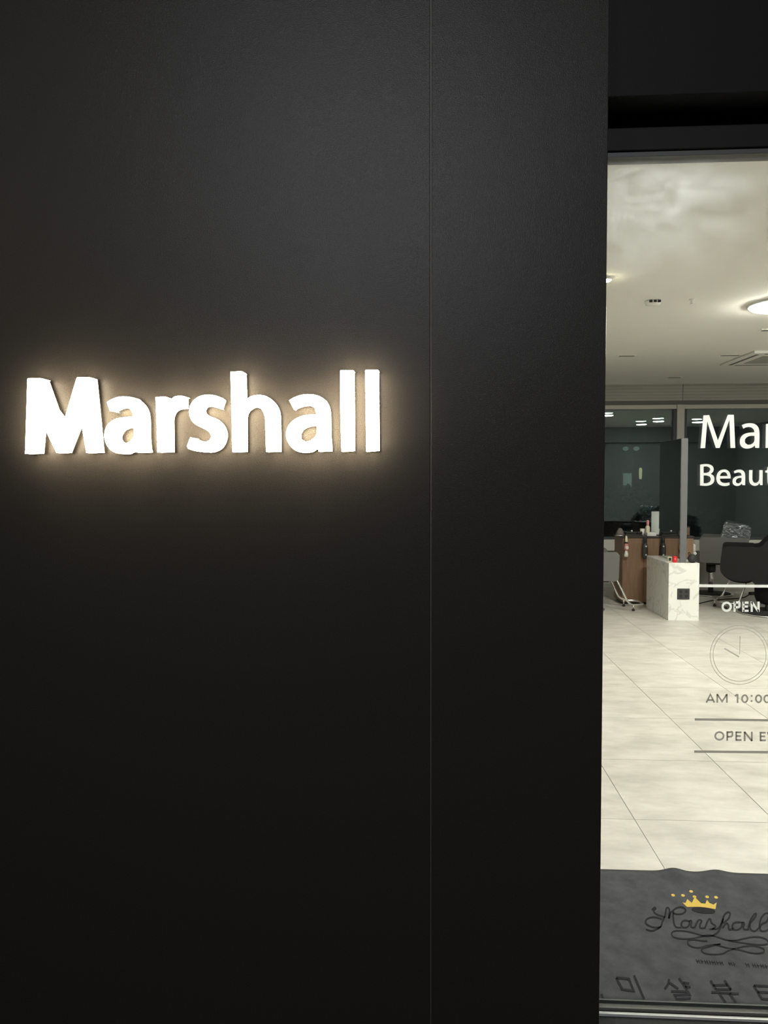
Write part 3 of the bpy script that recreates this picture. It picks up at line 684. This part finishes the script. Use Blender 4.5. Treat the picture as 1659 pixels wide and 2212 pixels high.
box('sheet', M['acrylic'], ap, -0.055, 0.045, -0.006, 0.006, 0.01, 0.30, 0.002)
box('foot', M['darkgrey'], ap, -0.06, 0.05, -0.04, 0.04, 0, 0.01, 0.002)
box('edge', M['white'], ap, 0.0455, 0.055, -0.008, 0.008, 0.01, 0.27, 0.002)
# things on the bench (top at z 0.635)
rj = empty('red_jar', (2.738, 8.375, 0.635), 0, 'small bright red jar on the marble bench left of the mirror', 'jar')
MB().lathe([(0.024, 0), (0.026, 0.004), (0.026, 0.048), (0.022, 0.05)]).build('body', M['red'], rj, True, True)
MB().lathe([(0.025, 0.05), (0.025, 0.066), (0.02, 0.068)]).build('lid', M['red'], rj, True, True)
ch = empty('card_holder', (2.722, 8.47, 0.635), 0, 'tiny cream card holder beside the red jar', 'card holder')
box('stand', M['cream'], ch, -0.03, 0.012, -0.012, 0.012, 0, 0.05, 0.002)
box('card', M['darkgrey'], ch, -0.024, 0.004, -0.0135, -0.0122, 0.008, 0.042)
pt = empty('round_pot', (2.917, 8.345, 0.635), 0, 'round black pot with two small handles on the marble bench corner', 'pot')
MB().lathe([(0.022, 0), (0.042, 0.016), (0.050, 0.045), (0.040, 0.076), (0.022, 0.090), (0.006, 0.092)]).build('body', M['rubber'], pt, True, True)
for s in (-1, 1): MB().tube([(s*0.026, 0, 0.078), (s*0.046, 0, 0.104), (s*0.030, 0, 0.115), (s*0.014, 0, 0.088)], 0.005, 8).build('handle', M['rubber' if s < 0 else 'acrylic'], pt, True, True)
cr = empty('cream_bottle', (3.53, 10.62, 0.90), 0, 'slanted cream bottle on the second wooden cabinet right of the mirror', 'bottle')
cr.rotation_euler = (0, 0.0, 0)
MB().lathe([(0.030, 0), (0.032, 0.01), (0.030, 0.07), (0.014, 0.09), (0.012, 0.115), (0.004, 0.12)]).build('body', M['cream'], cr, True, True)
MB().lathe([(0.015, 0.115), (0.015, 0.135), (0.004, 0.14)]).build('cap', M['cream'], cr, True, True)

# ------------------------------------------------------------------ salon chairs
def pad(name, mt, parent, outline, y0, y1, bev=0.03, corner=60):
    l = orient(curve2d(outline, True, corner))
    o = MB().prism([l], lambda p: (p[0], y1, p[1]), lambda p: (p[0], y0, p[1])).build(name, mt, parent, fix=True)
    bevel(o, bev, 4)
    o.modifiers['bevel'].harden_normals = True
    for p in o.data.polygons: p.use_smooth = True
    return o
def make_chair(x, y, rz, label, leather, arm, back, foot_bars=None, seat_z=0.44, skirt=True, ux=0.0, r=0.31, cover=None, front=None, pump=0.11):
    t = empty('salon_chair', (x, y, 0), rz, label, 'chair', 'salon chairs')
    lm = M[leather]
    MB().lathe([(r, 0), (r, 0.008), (r-0.03, 0.018), (0.05, 0.026)], n=40).build('base_plate', M['rubber'], t, True, True)
    MB().lathe([(r-0.006, 0.006), (r+0.004, 0.006), (r+0.004, 0.014), (r-0.006, 0.016)], n=40).build('base_rim', M['chrome'], t, True, True)
    MB().lathe([(0.034, 0.02), (0.034, seat_z)]).build('column', M['chrome'], t, True, True)
    if skirt: MB().lathe([(0.05, 0.10), (pump*0.85, 0.13), (pump, 0.20), (pump, seat_z-0.02)]).build('pump_cover', M['leather'], t, True, True)
    else: MB().lathe([(0.05, 0.30), (0.06, 0.32), (0.06, seat_z-0.02)]).build('pump_cover', M['darkgrey'], t, True, True)
    box('seat_frame', M['darkgrey'], t, ux-0.22, ux+0.22, -0.2, 0.2, seat_z-0.02, seat_z+0.02, 0.01)
    bevel(box('seat', lm, t, ux-0.24, ux+0.27, -0.225, 0.225, seat_z+0.02, seat_z+0.15), 0.03, 3)
    for s in (-1, 1):
        a, b = sorted((s*0.232, s*0.325)); pad('arm', lm, t, arm, a, b, *((0.014, 35) if leather == 'grey_leather' else ()))
    if front:           # padded knee wings hanging in front of the arms
        for s in (-1, 1):
            a, b = sorted((s*0.222, s*0.337)); pad('arm_front', lm, t, front, a, b)
        pad('front_pad', lm, t, [(p[0]-0.012, p[1]-0.03) for p in front], -0.225, 0.225)
    bk = pad('backrest', lm, t, back, -0.225, 0.225, 0.03)
    if cover: pad('plastic_cover', M['plastic'], bk, cover, -0.237, 0.237, 0.02)
    if foot_bars:      # two bars, a loop near the floor and two feet, given in world points and brought into the chair's frame
        inv = (Matrix.Translation((x, y, 0)) @ Matrix.Rotation(rz, 4, 'Z')).inverted()
        bars, feet = foot_bars
        fr = MB().tube([inv @ Vector(p) for p in bars], 0.0125, 10).build('footrest', M['chrome'], t, True, True)
        for p in feet:
            q = inv @ Vector(p)
            MB().cyl(q.x, q.y, 0.02, q.z, 0.007, 10).build('foot_post', M['chrome'], fr, True, True)
            MB().cyl(q.x, q.y, 0.0, 0.022, 0.017, 12).build('rubber_foot', M['rubber'], fr, True, True)
    return t
armL = [(-0.22, 0.39), (0.36, 0.38), (0.40, 0.40), (0.41, 0.68), (0.38, 0.715), (-0.22, 0.715)]
backL = [(-0.22, 0.40), (-0.10, 0.40), (-0.18, 0.90), (-0.21, 0.92), (-0.29, 0.90)]
make_chair(1.80, 8.98, 0.0, 'grey salon chair at the dark wall edge with chrome footrest facing the cabinet', 'grey_leather', armL, backL,
           ([(2.0, 8.86, 0.42), (2.17, 8.86, 0.42), (2.225, 8.86, 0.38), (2.36, 8.86, 0.11), (2.41, 8.87, 0.07), (2.50, 8.90, 0.07), (2.565, 8.95, 0.07), (2.57, 9.12, 0.075), (2.53, 9.18, 0.075), (2.43, 9.19, 0.075), (2.34, 9.19, 0.11), (2.215, 9.19, 0.38), (2.16, 9.19, 0.42), (2.0, 9.19, 0.42)],
            [(2.43, 8.875, 0.07), (2.40, 9.19, 0.08)]), seat_z=0.37, ux=0.10, r=0.31)
armA = [(-0.30, 0.98), (-0.07, 0.96), (0.09, 0.80), (0.13, 0.785), (0.20, 0.785), (0.20, 0.42), (0.175, 0.39), (0.12, 0.35), (-0.30, 0.345)]
frontA = [(0.16, 0.788), (0.46, 0.788), (0.495, 0.76), (0.515, 0.56), (0.505, 0.49), (0.45, 0.435), (0.37, 0.40), (0.26, 0.392), (0.20, 0.41), (0.165, 0.46)]
backA = [(-0.16, 0.50), (-0.02, 0.50), (-0.05, 1.04), (-0.09, 1.06), (-0.20, 1.03)]
make_chair(3.95, 8.80, math.pi-0.38, 'nearest black salon chair with bulging side, clipped by the right frame edge', 'leather', armA, backA,
           ([(3.88, 9.02, 0.47), (3.83, 9.01, 0.46), (3.70, 9.0, 0.10), (3.67, 9.01, 0.075), (3.59, 9.04, 0.075), (3.51, 9.14, 0.075), (3.51, 9.28, 0.075), (3.56, 9.34, 0.075), (3.63, 9.35, 0.10), (3.80, 9.36, 0.46), (3.86, 9.36, 0.47)],
            [(3.57, 9.06, 0.075), (3.51, 9.25, 0.075)]), r=0.345, ux=-0.03, front=frontA, pump=0.15,
           cover=[(-0.21, 0.80), (-0.005, 0.80), (-0.03, 1.05), (-0.08, 1.085), (-0.23, 1.05)])
arm2 = [(-0.45, 0.465), (0.09, 0.455), (0.13, 0.48), (0.14, 0.76), (0.11, 0.795), (-0.45, 0.795)]
back2 = [(-0.42, 0.50), (-0.12, 0.50), (-0.13, 0.80), (-0.17, 0.965), (-0.20, 0.98), (-0.42, 0.945), (-0.46, 0.90), (-0.44, 0.75)]
make_chair(3.83, 10.24, math.pi-0.38, 'grey salon chair under clear plastic behind the marble bench', 'grey_leather', arm2, back2, None, skirt=False, ux=-0.17, r=0.28,
           cover=[(-0.46, 0.76), (-0.10, 0.76), (-0.115, 0.80), (-0.155, 0.975), (-0.19, 0.995), (-0.43, 0.96), (-0.475, 0.91)])
ps = empty('power_strip', (4.39, 10.2, 0), 0.3, 'small black power adaptor on the floor behind the nearest black chair', 'adaptor')
box('case', M['rubber'], ps, -0.075, 0.075, -0.025, 0.025, 0, 0.04, 0.008)
cbm = MB().tube([(4.31, 10.17, 0.007), (4.1, 9.85, 0.007), (3.7, 9.72, 0.007), (3.42, 9.45, 0.007), (3.25, 9.24, 0.007), (3.02, 9.2, 0.007)], 0.007, 8).build('power_cable', M['rubber'], None, True, True)
tag(cbm, 'black cable running along the floor from the marble bench to the adaptor', 'cable')

# ------------------------------------------------------------------ outside the back window
o = MB().box(-20, 30, 11.4, 40, -0.3, -0.15).build('ground_yard', M['soil']); o['kind'] = 'structure'
random.seed(4)
def shrub(x, y, h, rad, n, label):
    t = empty('shrub', (x, y, -0.15), 0, label, 'shrub', 'shrubs outside the back window')
    st = MB()
    for k in range(5):
        a = k*1.3; st.tube([(0, 0, 0), (0.08*math.cos(a), 0.08*math.sin(a), h*0.4), (rad*0.6*math.cos(a), rad*0.6*math.sin(a), h*0.85)], 0.012, 6)
    st.build('stem', M['bark'], t, True)
    mb = MB()
    for _ in range(n):
        a = random.uniform(0, 6.283); rr = rad*math.sqrt(random.random()); z = h*(0.15+0.85*random.random()**0.8)
        rr *= (1.15-0.6*z/h); c = Vector((rr*math.cos(a), rr*math.sin(a), z))
        d = Vector((random.uniform(-1, 1), random.uniform(-1, 1), random.uniform(-0.7, 0.9))).normalized(); s = d.orthogonal().normalized()
        L, W = random.uniform(0.08, 0.16), random.uniform(0.025, 0.045); nrm = d.cross(s)*0.012
        mb.add([c, c+d*L*0.5+s*W+nrm, c+d*L, c+d*L*0.5-s*W+nrm], [(0, 1, 2), (0, 2, 3)])
    f = mb.build('foliage', M['leaf'], t); f['kind'] = 'stuff'
shrub(3.25, 12.4, 1.55, 0.55, 1500, 'leafy dark green shrub outside the window at the left')
shrub(4.6, 12.8, 1.2, 0.5, 900, 'lower dark green shrub outside the window behind the mirror')
shrub(2.1, 13.4, 1.8, 0.5, 900, 'tall dark green shrub outside the window beside the dark wall')
fb = empty('far_building', (6, 24, -0.15), 0, 'dark building across the yard behind the window', 'building')
box('wall', M['farwall'], fb, -9, 12, 0, 4, 0, 7)
for k in range(6): box('window', M['darkframe'], fb, -7+3*k, -5.6+3*k, -0.05, 0.02, 2.6, 4.2)
po = empty('reflected_poster', (5.28, 20.0, -0.15), 0, 'added pale green glow for a poster reflected in the left back window', 'poster')  # added glowing sheet outdoors, stands in for a reflection in the pane
box('panel', M['darkframe'], po, -0.16, 0.16, 0, 0.06, 1.1, 2.60)
box('sheet', M['reflectglow'], po, -0.11, 0.11, -0.006, -0.001, 1.36, 1.88)
for sx in (-0.06, 0.22): MB().lathe([(0.02, -0.05), (0.07, -0.02), (0.075, 0.03), (0.03, 0.06)], (sx, -0.02, 2.52)).build('reflected_spot', M['reflectglow'], po, True, True)  # added glowing spots for two pale reflections in the window
box('spot_arm', M['darkframe'], po, -0.08, 0.24, 0.0, 0.04, 2.57, 2.60)
MB().cyl(0, 0.03, 0, 1.1, 0.03, 10).build('post', M['darkframe'], po, True, True)
lp = empty('yard_lantern', (5.62, 20.0, -0.15), 0, 'small warm lantern on a post seen through the left back window', 'lantern')
MB().lathe([(0.025, 1.72), (0.035, 1.76), (0.042, 1.98), (0.025, 2.02)]).build('globe', M['lantern'], lp, True, True)
MB().cyl(0, 0, 0, 1.72, 0.02, 10).build('post', M['darkframe'], lp, True, True)
